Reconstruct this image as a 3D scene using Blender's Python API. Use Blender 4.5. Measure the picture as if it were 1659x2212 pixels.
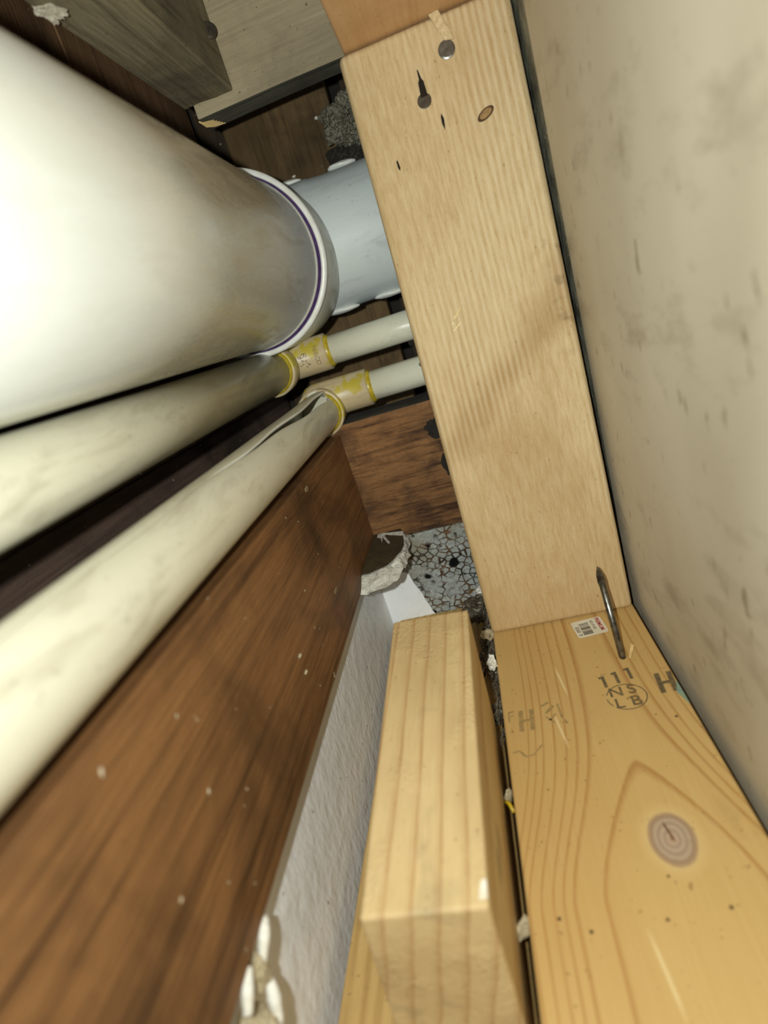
import bpy, bmesh, math, random
from mathutils import Vector, Matrix, noise
random.seed(7)
for o in list(bpy.data.objects): bpy.data.objects.remove(o)
S = bpy.context.scene
col = S.collection

# ------------------------------------------------------------------ camera
R0 = ((0.9484, -0.2391, -0.2083), (0.1116, -0.3634, 0.9249), (-0.2968, -0.9004, -0.3179))
r = Vector([q[0] for q in R0]); d = Vector([q[1] for q in R0]); f = Vector([q[2] for q in R0])
cam_d = bpy.data.cameras.new('camera'); cam = bpy.data.objects.new('camera', cam_d); col.objects.link(cam)
m = Matrix.Identity(4)
for i in range(3):
    m[i][0] = r[i]; m[i][1] = -d[i]; m[i][2] = -f[i]
cam.matrix_world = m
cam_d.sensor_fit = 'HORIZONTAL'; cam_d.sensor_width = 7.0
cam_d.lens = 7.0 * 1200 / 1659
cam_d.clip_start = 0.003; cam_d.clip_end = 10
cam_d.dof.use_dof = True; cam_d.dof.focus_distance = 0.37; cam_d.dof.aperture_fstop = 1.6
S.camera = cam

# ------------------------------------------------------------------ light
w = bpy.data.worlds.new('world'); S.world = w; w.use_nodes = True
w.node_tree.nodes['Background'].inputs[0].default_value = (0.85, 0.95, 1.0, 1)
w.node_tree.nodes['Background'].inputs[1].default_value = 0.22
ld = bpy.data.lights.new('phone_torch', 'POINT'); ld.energy = 1.0; ld.color = (0.955, 1.0, 0.94)
ld.shadow_soft_size = 0.003
ld.use_nodes = True
_nt = ld.node_tree; _em = _nt.nodes['Emission']; _fo = _nt.nodes.new('ShaderNodeLightFalloff')
_fo.inputs['Strength'].default_value = 10.0; _nt.links.new(_fo.outputs['Linear'], _em.inputs['Strength'])
lo = bpy.data.objects.new('phone_torch', ld); lo.location = (-0.024, -0.006, 0.017); col.objects.link(lo)
S.view_settings.view_transform = 'Standard'; S.view_settings.look = 'None'
S.view_settings.exposure = 0.0; S.view_settings.gamma = 1.0; S.view_settings.use_curve_mapping = False

# ------------------------------------------------------------------ helpers
def tag(o, label=None, cat=None, group=None, kind=None):
    if label: o['label'] = label
    if cat: o['category'] = cat
    if group: o['group'] = group
    if kind: o['kind'] = kind
    return o

def empty(name, loc, label, cat, group=None):
    o = bpy.data.objects.new(name, None); o.location = loc; o.empty_display_size = 0.01
    col.objects.link(o); return tag(o, label, cat, group)

def obj(name, bm, mat, parent=None, smooth=False, origin=None):
    me = bpy.data.meshes.new(name)
    bmesh.ops.recalc_face_normals(bm, faces=bm.faces)
    if origin is None:
        cs = [v.co for v in bm.verts]
        origin = Vector([(min(c[i] for c in cs) + max(c[i] for c in cs)) / 2 for i in range(3)])
    origin = Vector(origin)
    for v in bm.verts: v.co -= origin
    bm.to_mesh(me); bm.free()
    for p in me.polygons: p.use_smooth = smooth
    o = bpy.data.objects.new(name, me); col.objects.link(o)
    if mat: me.materials.append(mat)
    if parent is not None:
        o.parent = parent
        o.location = origin - pworld(parent)
    else:
        o.location = origin
    return o

def pworld(o):
    l = Vector(o.location)
    while o.parent is not None:
        o = o.parent; l += o.location
    return l

def hexa(P, bevel=0.0, seg=3, cuts=0, jitter=0.0, seed=0):
    """P: eight corners, bottom four then top four (same order)."""
    bm = bmesh.new(); v = [bm.verts.new(p) for p in P]
    for a in ((0, 1, 2, 3), (7, 6, 5, 4), (0, 4, 5, 1), (1, 5, 6, 2), (2, 6, 7, 3), (3, 7, 4, 0)):
        bm.faces.new([v[i] for i in a])
    if bevel: bmesh.ops.bevel(bm, geom=list(bm.edges), offset=bevel, segments=seg, profile=0.5, affect='EDGES')
    if cuts:
        bmesh.ops.triangulate(bm, faces=bm.faces)
        bmesh.ops.subdivide_edges(bm, edges=bm.edges, cuts=cuts, use_grid_fill=True)
    if jitter:
        for q in bm.verts:
            q.co += noise.noise_vector(q.co * 90 + Vector((seed, 0, 0))) * jitter + noise.noise_vector(q.co * 500) * jitter * .4
    return bm

def box(x0, x1, y0, y1, z0, z1, bevel=0.0, **k):
    return hexa([(x0, y0, z0), (x1, y0, z0), (x1, y1, z0), (x0, y1, z0), (x0, y0, z1), (x1, y0, z1), (x1, y1, z1), (x0, y1, z1)], bevel, **k)

def frame(dv):
    dv = Vector(dv).normalized()
    up = Vector((0, 0, 1)) if abs(dv.z) < .9 else Vector((0, 1, 0))
    a = dv.cross(up).normalized(); return dv, a, a.cross(dv).normalized()

def lathe(p0, p1, prof, n=96, bm=None, caps=True):
    """revolve prof [(t, r)] (t metres along p0->p1)"""
    bm = bm or bmesh.new(); p0 = Vector(p0); dv, a, b = frame(Vector(p1) - p0)
    rings = []
    for t, rr in prof:
        rings.append([bm.verts.new(p0 + dv * t + (a * math.cos(2*math.pi*i/n) + b * math.sin(2*math.pi*i/n)) * rr) for i in range(n)])
    for A, B in zip(rings, rings[1:]):
        for i in range(n): bm.faces.new((A[i], A[(i+1) % n], B[(i+1) % n], B[i]))
    if caps:
        bm.faces.new(rings[0]); bm.faces.new(rings[-1][::-1])
    return bm

def tubepath(pts, rad, n=8, bm=None):
    bm = bm or bmesh.new(); rings = []
    for i, p in enumerate(pts):
        p = Vector(p); dd = Vector(pts[min(i+1, len(pts)-1)]) - Vector(pts[max(i-1, 0)])
        _, a, b = frame(dd); rr = rad[i] if isinstance(rad, (list, tuple)) else rad
        rings.append([bm.verts.new(p + (a*math.cos(2*math.pi*k/n) + b*math.sin(2*math.pi*k/n))*rr) for k in range(n)])
    for A, B in zip(rings, rings[1:]):
        for k in range(n): bm.faces.new((A[k], A[(k+1) % n], B[(k+1) % n], B[k]))
    bm.faces.new(rings[0]); bm.faces.new(rings[-1][::-1]); return bm

def rock(c, s, seed=0, rough=.35, sub=3, freq=1.6, rot=None):
    bm = bmesh.new(); bmesh.ops.create_icosphere(bm, subdivisions=sub, radius=1)
    for v in bm.verts:
        n = noise.fractal(v.co*freq + Vector((seed*3.1, seed, 0)), .8, 2.0, 4)
        v.co *= 1 + rough*n
        v.co = Vector((v.co.x*s[0], v.co.y*s[1], v.co.z*s[2]))
        if rot: v.co = rot @ v.co
        v.co += Vector(c)
    return bm

def prism(poly, nrm, th, bm=None):
    """extrude a polygon (list of points) along nrm*th"""
    bm = bm or bmesh.new(); nrm = Vector(nrm)
    A = [bm.verts.new(p) for p in poly]; B = [bm.verts.new(Vector(p)+nrm*th) for p in poly]
    bm.faces.new(A[::-1]); bm.faces.new(B)
    n = len(poly)
    for i in range(n): bm.faces.new((A[i], A[(i+1) % n], B[(i+1) % n], B[i]))
    return bm

def srgb(h):
    c = [int(h[i:i+2], 16)/255 for i in (0, 2, 4)]
    return tuple((x/12.92 if x <= .04045 else ((x+.055)/1.055)**2.4) for x in c) + (1,)

# ------------------------------------------------------------------ materials
class NT:
    def __init__(s, name):
        s.mat = bpy.data.materials.new(name); s.mat.use_nodes = True
        s.t = s.mat.node_tree; s.b = s.t.nodes['Principled BSDF']
        s.co = s.t.nodes.new('ShaderNodeTexCoord').outputs['Object']
    def link(s, a, b): s.t.links.new(a, b)
    def put(s, inp, v):
        if hasattr(v, 'is_output') or isinstance(v, bpy.types.NodeSocket): s.link(v, inp)
        else: inp.default_value = v
    def math(s, op, a, b=0.0, c=None):
        n = s.t.nodes.new('ShaderNodeMath'); n.operation = op; s.put(n.inputs[0], a); s.put(n.inputs[1], b)
        if c is not None: s.put(n.inputs[2], c)
        return n.outputs[0]
    def map(s, scale=(1, 1, 1), loc=(0, 0, 0), rot=(0, 0, 0), vec=None):
        n = s.t.nodes.new('ShaderNodeMapping'); s.link(vec or s.co, n.inputs[0])
        n.inputs['Scale'].default_value = scale; n.inputs['Location'].default_value = loc; n.inputs['Rotation'].default_value = rot
        return n.outputs[0]
    def noise(s, scale, vec=None, detail=4, rough=.55, dist=0):
        n = s.t.nodes.new('ShaderNodeTexNoise'); s.link(vec or s.co, n.inputs['Vector'])
        n.inputs['Scale'].default_value = scale; n.inputs['Detail'].default_value = detail
        n.inputs['Roughness'].default_value = rough; n.inputs['Distortion'].default_value = dist
        return n.outputs['Fac']
    def wave(s, scale, vec=None, dist=2, detail=2, dscale=1.0, bdir='X'):
        n = s.t.nodes.new('ShaderNodeTexWave'); s.link(vec or s.co, n.inputs['Vector']); n.bands_direction = bdir
        n.inputs['Scale'].default_value = scale; n.inputs['Distortion'].default_value = dist
        n.inputs['Detail'].default_value = detail; n.inputs['Detail Scale'].default_value = dscale
        return n.outputs['Fac']
    def voro(s, scale, vec=None, feat='F1', out='Distance', rnd=1.0):
        n = s.t.nodes.new('ShaderNodeTexVoronoi'); s.link(vec or s.co, n.inputs['Vector']); n.feature = feat
        n.inputs['Scale'].default_value = scale; n.inputs['Randomness'].default_value = rnd
        return n.outputs[out]
    def ramp(s, v, stops, interp='LINEAR'):
        n = s.t.nodes.new('ShaderNodeValToRGB'); s.link(v, n.inputs[0]); cr = n.color_ramp; cr.interpolation = interp
        while len(cr.elements) < len(stops): cr.elements.new(.5)
        for e, (p, c) in zip(cr.elements, stops):
            e.position = p; e.color = c if len(c) == 4 else (*c, 1)
        return n.outputs[0]
    def bw(s, v, a, b):
        n = s.t.nodes.new('ShaderNodeMapRange'); s.put(n.inputs[0], v); n.inputs[1].default_value = a; n.inputs[2].default_value = b
        n.clamp = True
        return n.outputs[0]
    def mix(s, fac, a, b, mode='MIX'):
        n = s.t.nodes.new('ShaderNodeMix'); n.data_type = 'RGBA'; n.blend_type = mode
        s.put(n.inputs[0], fac); s.put(n.inputs[6], a); s.put(n.inputs[7], b); return n.outputs[2]
    def sep(s, vec=None):
        n = s.t.nodes.new('ShaderNodeSeparateXYZ'); s.link(vec or s.co, n.inputs[0]); return n.outputs
    def bump(s, h, dist=.0005, strength=1.0, prev=None):
        n = s.t.nodes.new('ShaderNodeBump'); s.put(n.inputs['Height'], h); n.inputs['Distance'].default_value = dist
        n.inputs['Strength'].default_value = strength
        if prev is not None: s.link(prev, n.inputs['Normal'])
        return n.outputs[0]
    def done(s, color, rough=.6, normal=None, spec=.5, metal=0.0):
        s.put(s.b.inputs['Base Color'], color); s.put(s.b.inputs['Roughness'], rough)
        s.b.inputs['Specular IOR Level'].default_value = spec; s.b.inputs['Metallic'].default_value = metal
        if normal is not None: s.link(normal, s.b.inputs['Normal'])
        return s.mat

def stretch(axis, k=.04): return tuple(k if 'xyz'[i] == axis else 1 for i in range(3))

def wood(name, light, dark, axis, rings=90, stain=None, stain_amt=.5, speck=.0, rough=.65, bumpd=.0003, spec=.3, k=.04, fine=900, ringw=.5, bdir=None, chips=None, seed=0.0, stain_scale=14, even=False):
    n = NT(name); st = n.map(stretch(axis, k), (seed, seed, seed))
    cross = bdir or ('X' if axis != 'x' else 'Z')
    big = n.noise(18, n.map(stretch(axis, .12), (seed, 0, seed)), 2, .5)
    fn = n.noise(fine, st, 3, .6)
    if even: wv = n.wave(rings, st, 5.0, 3, .8, cross)
    else: wv = n.bw(n.noise(rings*3.2, n.map(stretch(axis, k*.5), (seed+6, seed, 2)), 4, .65, .5), .36, .72)
    a = n.math('ADD', n.math('MULTIPLY', n.math('POWER', wv, 2.0), ringw), n.math('MULTIPLY', n.math('SUBTRACT', fn, .5), .9))
    a = n.math('ADD', a, n.math('MULTIPLY', n.math('SUBTRACT', big, .5), .8))
    c = n.mix(n.bw(a, -.15, .75), srgb(light), srgb(dark))
    if stain:
        s_ = n.noise(stain_scale, n.map((1, 1, 1), (seed+3, 1, 2)), 4, .6, .6)
        c = n.mix(n.math('MULTIPLY', n.bw(s_, .45, .72), stain_amt), c, srgb(stain))
    if speck:
        sp = n.noise(420, n.map((1, 1, 1), (5+seed, 0, 0)), 2, .5)
        c = n.mix(n.math('MULTIPLY', n.bw(sp, .70-.05*speck, .76-.05*speck), .75), c, srgb('4a3a22'))
    if chips:
        sp = n.noise(300, n.map((1, 1, 1), (9+seed, 4, 0)), 1, .4)
        c = n.mix(n.bw(sp, .775, .80), c, srgb(chips))
    nb = n.bump(n.math('ADD', fn, n.math('MULTIPLY', n.noise(1600, None, 2), .5)), bumpd)
    return n.done(c, rough, nb, spec)

def plain(name, c1, c2=None, scale=30, rough=.5, bumpd=0, bscale=400, spec=.5, metal=0, speck=None, speck_scale=300, speck_t=.70, detail=4):
    n = NT(name); c = srgb(c1)
    if c2: c = n.mix(n.bw(n.noise(scale, None, detail, .6), .35, .7), srgb(c1), srgb(c2))
    if speck: c = n.mix(n.math('MULTIPLY', n.bw(n.noise(speck_scale, n.map((1, 1, 1), (4, 4, 4)), 3, .6), speck_t, speck_t+.05), .8), c, srgb(speck))
    nb = n.bump(n.noise(bscale, None, 3), bumpd) if bumpd else None
    return n.done(c, rough, nb, spec, metal)

# ================================================================== STRUCTURE
PT = -0.211        # top of the plate on the right
WX = 0.0665        # face of the right-hand wall panel
def wall_mat():
    n = NT('right_wall_paper')
    big = n.noise(9, n.map((1, 1, .6)), 3, .6)
    c = n.mix(n.bw(big, .3, .7), srgb('cec8b6'), srgb('b5ad99'))
    st = n.noise(60, n.map((1, .35, .9), (2, 0, 0)), 4, .7)
    c = n.mix(n.math('MULTIPLY', n.bw(st, .52, .72), .5), c, srgb('7f725c'))
    sp = n.noise(190, n.map((1, .7, .35), (7, 0, 0)), 3, .6)
    c = n.mix(n.math('MULTIPLY', n.bw(sp, .63, .72), .6), c, srgb('66553e'))
    return n.done(c, .42, n.bump(n.noise(700, n.map((1, 1, .2)), 3), .00006), .5)
bm = box(WX, WX+.0125, -.06, .343, -.277, .36, cuts=0)
tag(obj('wall_right', bm, wall_mat()), kind='structure')

white_paint = NT('white_wall_paint')
h = white_paint.math('ADD', white_paint.noise(160, white_paint.map((1, .55, .5)), 3, .55), white_paint.math('MULTIPLY', white_paint.noise(520, white_paint.map((1, .6, .35)), 2), .35))
wc = white_paint.mix(white_paint.bw(white_paint.noise(40, None, 4, .6), .5, .8), srgb('eceef0'), srgb('dcdedd'))
wc = white_paint.mix(white_paint.bw(white_paint.noise(260, white_paint.map((1, 1, 1), (3, 3, 3)), 2), .735, .76), wc, srgb('4b4037'))
white_paint = white_paint.done(wc, .45, white_paint.bump(h, .0011), .5)
WLX = -0.115
tag(obj('wall_left', box(WLX-.05, WLX, -.06, .409, -.277, -.1646), white_paint), kind='structure')

def plaster_mat():
    n = NT('grey_plaster')
    d1 = n.voro(165, n.map((1, 1, 1.15)), 'DISTANCE_TO_EDGE')
    edge = n.math('ADD', d1, n.math('MULTIPLY', n.math('SUBTRACT', n.noise(120, None, 3), .5), .25))
    crack = n.math('SUBTRACT', 1.0, n.bw(edge, .02, .10))
    mask = n.bw(n.noise(60, n.map((1, 1, 1), (1, 5, 2)), 3), .40, .52)
    crack = n.math('MULTIPLY', crack, mask)
    c = n.mix(n.bw(n.noise(300, None, 4, .7), .35, .7), srgb('b4b9b6'), srgb('80827d'))
    c = n.mix(n.bw(n.noise(22, None, 2), .45, .65), c, srgb('8a8472'))
    crc = n.mix(n.bw(n.noise(60, n.map((1, 1, 1), (8, 1, 1)), 2), .45, .6), srgb('6f4a20'), srgb('1d1a14'))
    c = n.mix(crack, c, crc)
    hole = n.bw(n.noise(85, n.map((1, 1, 1), (1.3, 2, 9.2)), 1), .66, .70)
    c = n.mix(hole, c, srgb('0d0c0a'))
    hh = n.math('SUBTRACT', n.noise(420, None, 4, .7), n.math('ADD', n.math('MULTIPLY', crack, .9), n.math('MULTIPLY', hole, 1.5)))
    return n.done(c, .85, n.bump(hh, .0012), .2)
plaster = plaster_mat()
bwall = tag(obj('wall_back', box(-.165, .16, .409, .45, -.277, -.1650, cuts=0), plaster), kind='structure')
# white painted skin still on the left part of the back wall, with a ragged edge
skin = [(-.1149, -.2765), (-.064, -.2765), (-.072, -.252), (-.0785, -.2365), (-.0797, -.2305), (-.0818, -.2245), (-.0825, -.2185), (-.0852, -.2115), (-.0868, -.2065), (-.0885, -.1985), (-.091, -.1960), (-.0955, -.1945), (-.101, -.1915), (-.1149, -.186)]
tag(obj('wall_back_paint', prism([(x, .409, z) for x, z in skin], (0, -1, 0), .0009), white_paint, bwall))

floor_m = plain('dirty_floor', '3d362c', '24201a', 40, .9, .001, speck='7d725c')
bm = box(-.20, .12, -.06, .45, -.287, -.277); box_b = box(-.0276, .0655, -.06, .40, -.277, PT-.038)
me_t = bpy.data.meshes.new('t'); box_b.to_mesh(me_t); bm.from_mesh(me_t); box_b.free()
tag(obj('floor', bm, floor_m), kind='structure')
dark_m = plain('dark_boarding', '2a231c', '171310', 30, .9, .001)
tag(obj('ceiling', box(-.26, .14, -.06, .66, .36, .372), dark_m), kind='structure')

# grimy lath behind the gap on the right
grime = plain('grimy_wood', '8a8c7e', '3a3a32', 45, .8, .001, 300, .2, speck='c8c1ab', speck_t=.66)
tag(obj('wall_furring', box(WX+.0002, WX+.03, .344, .409, -.277, .36, .0008, cuts=1, jitter=.0008), grime),
    'dirty grey furring strip in the narrow gap between the upright stud and the beige wall', 'furring strip')

# ================================================================== LUMBER
# --- plate on the right, knot and cathedral grain
def plate_mat():
    n = NT('plate_pine'); ox, oy = .01735, .15   # object origin offsets in metres
    o = n.sep()
    wob = n.math('MULTIPLY', n.math('SUBTRACT', n.noise(22, n.map((1, .4, 1)), 2), .5), 3.0)
    u = n.math('ADD', n.math('MULTIPLY', n.math('ADD', o[0], ox), 1000), wob)
    v = n.math('ADD', n.math('MULTIPLY', n.math('ADD', o[1], oy), 1000), wob)
    W = n.math('SUBTRACT', u, 28.0)
    t = n.math('MAXIMUM', n.math('SUBTRACT', v, 140.0), 0.0)
    tt = n.math('MULTIPLY', n.math('TANH', n.math('DIVIDE', t, 55.0)), 35.0)
    G = n.math('POWER', n.math('ADD', n.math('POWER', n.math('ABSOLUTE', W), 1.5), n.math('POWER', tt, 1.5)), .66667)
    G = n.math('DIVIDE', G, 70.0)
    base, ring = srgb('c19f64'), srgb('a2743d')
    stops = [(0, base)]
    for L, a in ((27.8, .012), (38.8, .010), (42.6, .007), (46.3, .006), (50.6, .006), (55, .006), (58, .005), (61, .005)):
        p = L/70; soft = tuple(base[i]*.45+ring[i]*.55 for i in range(3))+(1,)
        stops += [(p-a*2.2, base), (p, ring), (p+a*.6, base)]
    c = n.ramp(G, stops)
    fib = n.noise(800, n.map((1, .03, 1)), 3, .6)
    c = n.mix(n.math('MULTIPLY', n.bw(fib, .35, .75), .22), c, srgb('d6b982'))
    c = n.mix(n.math('MULTIPLY', n.bw(n.noise(14, n.map((1, .5, 1), (2, 2, 0)), 2), .45, .65), .35), c, srgb('b38a50'))
    # knot
    ku = n.math('DIVIDE', n.math('SUBTRACT', u, 30.0), 8.6); kv = n.math('DIVIDE', n.math('SUBTRACT', v, 162.0), 11.5)
    kd = n.math('SQRT', n.math('ADD', n.math('MULTIPLY', ku, ku), n.math('MULTIPLY', kv, kv)))
    kr = n.math('ADD', kd, n.math('MULTIPLY', n.math('SUBTRACT', n.noise(90, None, 3), .5), .18))
    kc = n.ramp(n.math('DIVIDE', kr, 1.6), [(0, srgb('8b6a4c')), (.1, srgb('b49a80')), (.2, srgb('9b8470')), (.26, srgb('b39d84')), (.34, srgb('98826d')), (.42, srgb('b09a80')), (.50, srgb('957b63')), (.58, srgb('a98c68')), (.64, srgb('cbae76')), (1, srgb('c8a66b'))])
    c = n.mix(n.math('SUBTRACT', 1.0, n.bw(kd, .95, 1.5)), c, kc)
    crk = n.math('MULTIPLY', n.math('SUBTRACT', 1.0, n.bw(n.math('ABSOLUTE', n.math('ADD', ku, n.math('MULTIPLY', n.math('SUBTRACT', kv, .2), .25))), .02, .07)), n.math('MULTIPLY', n.bw(kv, -.15, .0), n.math('SUBTRACT', 1.0, n.bw(kv, .5, .7))))
    c = n.mix(crk, c, srgb('5e3f28'))
    # blue-grey stain right of the knot, small nail-like specks
    bs = n.math('MULTIPLY', n.bw(n.noise(75, n.map((1, .6, 1), (1, 3, 0)), 3, .6), .5, .7), n.math('MULTIPLY', n.bw(u, 40, 52), n.math('SUBTRACT', 1.0, n.bw(v, 150, 185))))
    c = n.mix(n.math('MULTIPLY', bs, .55), c, srgb('7d6e52'))
    for (su, sv, sr) in ((-16.6, 136.7, .9), (-6.6, 131.6, .9), (18.8, 133.5, .8), (39.6, 135.7, .9), (53.2, 222.8, .9), (24, 148, .7), (45, 226, .5)):
        a_ = n.math('SUBTRACT', n.math('MULTIPLY', n.math('ADD', o[0], ox), 1000), su); b_ = n.math('SUBTRACT', n.math('MULTIPLY', n.math('ADD', o[1], oy), 1000), sv)
        dd = n.math('ADD', n.math('MULTIPLY', a_, a_), n.math('MULTIPLY', b_, b_))
        c = n.mix(n.math('SUBTRACT', 1.0, n.bw(dd, sr*sr*.2, sr*sr)), c, srgb('4a3428'))
    for (cu, cv, k2) in ((13, 118, .09), (7, 262, .10), (0, 226, .12)):   # pale scrapes
        a_ = n.math('SUBTRACT', u, n.math('ADD', cu, n.math('MULTIPLY', n.math('SUBTRACT', v, cv), -.12)))
        b_ = n.math('ABSOLUTE', n.math('SUBTRACT', v, cv))
        c = n.mix(n.math('MULTIPLY', n.math('SUBTRACT', 1.0, n.bw(n.math('ABSOLUTE', a_), .2, .9)), n.math('MULTIPLY', n.math('SUBTRACT', 1.0, n.bw(b_, 6, 14)), .5)), c, srgb('ead8a8'))
    sp = n.noise(350, n.map((1, 1, 1), (3, 0, 0)), 2)
    c = n.mix(n.math('MULTIPLY', n.bw(sp, .69, .74), .5), c, srgb('6f4e28'))
    return n.done(c, .5, n.bump(fib, .00008), .35)
plate = empty('floor_plate', (.01735, .15, -.23), 'yellow pine board lying flat along the right wall, with knot, ink stamps and label', 'board')
obj('board', box(-.0276, .0622, -.06, .36, PT-.038, PT, .0012), plate_mat(), plate, origin=(.01735, .15, PT-.019))

ink = plain('stamp_ink', '4b4030', '7d6a45', 500, .7)
ink2 = plain('faded_ink', '8a7348', 'b08f58', 300, .7)
redink = plain('red_ink', 'a3322b', 'b5483c', 300, .6)
def text_mesh(name, s, size, loc, xdir, ydir, mat, parent, bold=0.0, zoff=.00015, shear=0):
    cu = bpy.data.curves.new(name, 'FONT'); cu.body = s; cu.size = size; cu.align_x = 'CENTER'; cu.align_y = 'CENTER'; cu.offset = bold; cu.shear = shear
    to = bpy.data.objects.new(name, cu); col.objects.link(to)
    bpy.context.view_layer.update()
    me = bpy.data.meshes.new_from_object(to.evaluated_get(bpy.context.evaluated_depsgraph_get()))
    bpy.data.objects.remove(to); bpy.data.curves.remove(cu)
    X = Vector(xdir).normalized(); Y = Vector(ydir).normalized(); Z = X.cross(Y); L = Vector(loc)
    for v in me.vertices: v.co = X*v.co.x + Y*v.co.y + Z*zoff
    me.materials.clear(); me.materials.append(mat); me.name = name
    o = bpy.data.objects.new(name, me); col.objects.link(o); o.parent = parent; o.location = L - pworld(parent)
    return o
def ink_strokes(name, strokes, mat, parent, z=PT+.00015):
    """strokes: quads / thick lines in plate millimetres"""
    bm = bmesh.new()
    for k_, (x0, y0, x1, y1, wd) in enumerate(strokes):
        zz = z + (k_ % 4)*.00002
        a = Vector((x0, y0)); b = Vector((x1, y1)); t = (b-a).normalized(); nn = Vector((-t.y, t.x))*wd/2
        vs = [bm.verts.new(((p.x)/1000, (p.y)/1000, zz)) for p in (a-nn, b-nn, b+nn, a+nn)]
        bm.faces.new(vs)
    return obj(name, bm, mat, parent)
def Hs(cx, cy, w_, h_, t, sh=0): return [(cx-w_/2+sh, cy-h_/2, cx-w_/2, cy+h_/2, t), (cx+w_/2+sh, cy-h_/2, cx+w_/2, cy+h_/2, t), (cx-w_/2, cy-.2, cx+w_/2, cy-.2, t*.8)]
ink_strokes('ink_stamp', Hs(-15.2, 235.6, 5.6, 15, 2.3, -1), ink2, plate)['label'] = 'faded letter H stamped near the left edge'
ink_strokes('ink_stamp', Hs(57.2, 246.8, 6.0, 15, 2.5, -1), ink, plate)['label'] = 'dark letter H stamped near the wall'
st = []
for cx, cy in ((28.2, 254.5), (35.0, 256.2), (42.0, 258)): st += [(cx, cy-4.6, cx-.3, cy+4.6, 1.7), (cx-2.4, cy+3.2, cx+.4, cy+4.0, 1.5)]
ink_strokes('ink_stamp', st, ink, plate)['label'] = 'stamped figures 111'
ov = [(35.8+9.6*math.cos(a*math.pi/20), 241+9.2*math.sin(a*math.pi/20), 35.8+9.6*math.cos((a+1)*math.pi/20), 241+9.2*math.sin((a+1)*math.pi/20), .55) for a in range(40) if a not in (18, 19, 24)]
ink_strokes('ink_stamp', ov, ink, plate)['label'] = 'oval stamp outline'
for s_, px_, py_ in (('N', 31.6, 245), ('S', 39.5, 245.6), ('L', 31.2, 236.6), ('B', 39.4, 237)):
    text_mesh('stamp_letter', s_, .0096, (px_/1000, py_/1000, PT), (1, 0.02, 0), (0, 1, 0), ink, plate, .0001)
st = [(-24.5, 243, -24.5, 236, .8), (-24.5, 243, -21.5, 243.4, .9), (-24.5, 240, -21.8, 240.3, .7), (-5.5, 238, -1, 243, 1.6), (-4, 233, -.5, 237, 1.4), (1.3, 244, 2.2, 233, 1.1), (3, 232, 3.8, 229, 1.0), (-7, 244, -3, 246, 1.3), (-6, 236, -2, 231, 1.0)]
ink_strokes('ink_smudge', st, ink2, plate)
st = [(-25, 215, -21.5, 215.8, .9), (-21.5, 215.8, -19, 211.6, 1.1), (-19, 211.6, -15, 212.2, .8), (-15, 212.2, -10.5, 217.5, .8)]
ink_strokes('scrape_mark', st, ink2, plate)
# price label
paper = plain('label_paper', 'ddd8c6', 'cfc8b2', 40, .45)
lc = Vector((.0318, .3055, PT)); lx = Vector((.985, .17, 0)).normalized(); lx = Vector((1, .10, 0)).normalized(); ly = Vector((0, 0, 1)).cross(lx)
bm = bmesh.new(); pts = []
for cx, cy, a0 in ((9.2, 9, 0), (-9.2, 9, 90), (-9.2, -8.5, 180), (9.2, -8.5, 270)):
    for k_ in range(6):
        a = math.radians(a0+k_*18); sx = (abs(cx)-1.8)*(1 if cx > 0 else -1); sy = (abs(cy)-1.8)*(1 if cy > 0 else -1)
        pts.append(lc + lx*(sx+1.8*math.cos(a))/1000 + ly*(sy+1.8*math.sin(a))/1000 + Vector((0, 0, .00012)))
lab = obj('price_label', prism(pts, (0, 0, 1), .00015), paper, plate)
lab['label'] = 'white barcode label half under the upright stud'
def lab_pt(a, b): return lc + lx*a/1000 + ly*b/1000 + Vector((0, 0, .00028))
text_mesh('label_text', 'PREMIUM', .0034, lab_pt(6.4, 1.0), -ly, lx, redink, lab, .00010)
text_mesh('label_text', 'KD STUD', .0023, lab_pt(2.6, 1.5), -ly, lx, ink, lab, .00003)
text_mesh('label_text', '0260  9', .0032, lab_pt(-7.2, -1.8), -ly, lx, ink, lab, .00003)
bm = bmesh.new(); random.seed(5); yy = 5.5
blk = plain('barcode_ink', '1c1a16', rough=.6)
while yy > -6.4:
    wd = random.choice((.25, .3, .55, .8)); a = lab_pt(-5.2, yy); b = lab_pt(.6, yy)
    vs = [bm.verts.new(p) for p in (a, b, b-ly*wd/1000, a-ly*wd/1000)]; bm.faces.new(vs); yy -= wd + random.choice((.25, .35, .5))
obj('barcode', bm, blk, lab)
# splinters by the nail and the blue edge mark
spl = plain('fresh_splinter', 'e2c68e', 'caa668', 200, .7)
obj('splinter', prism([(.0452, .2705, PT), (.0492, .2795, PT+.002), (.0508, .279, PT+.001), (.0462, .2695, PT+.0002)], (0, 0, 1), .0004), spl, plate)
blue = plain('blue_chalk', '6f8b83', '8d9a7c', 300, .7)
obj('paint_mark', prism([(.0590, .2385, PT+.0001), (.0618, .2470, PT+.0001), (.0618, .2290, PT+.0001)], (0, 0, 1), .0001), blue, plate)['label'] = 'blue-green paint mark on the board edge'

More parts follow.
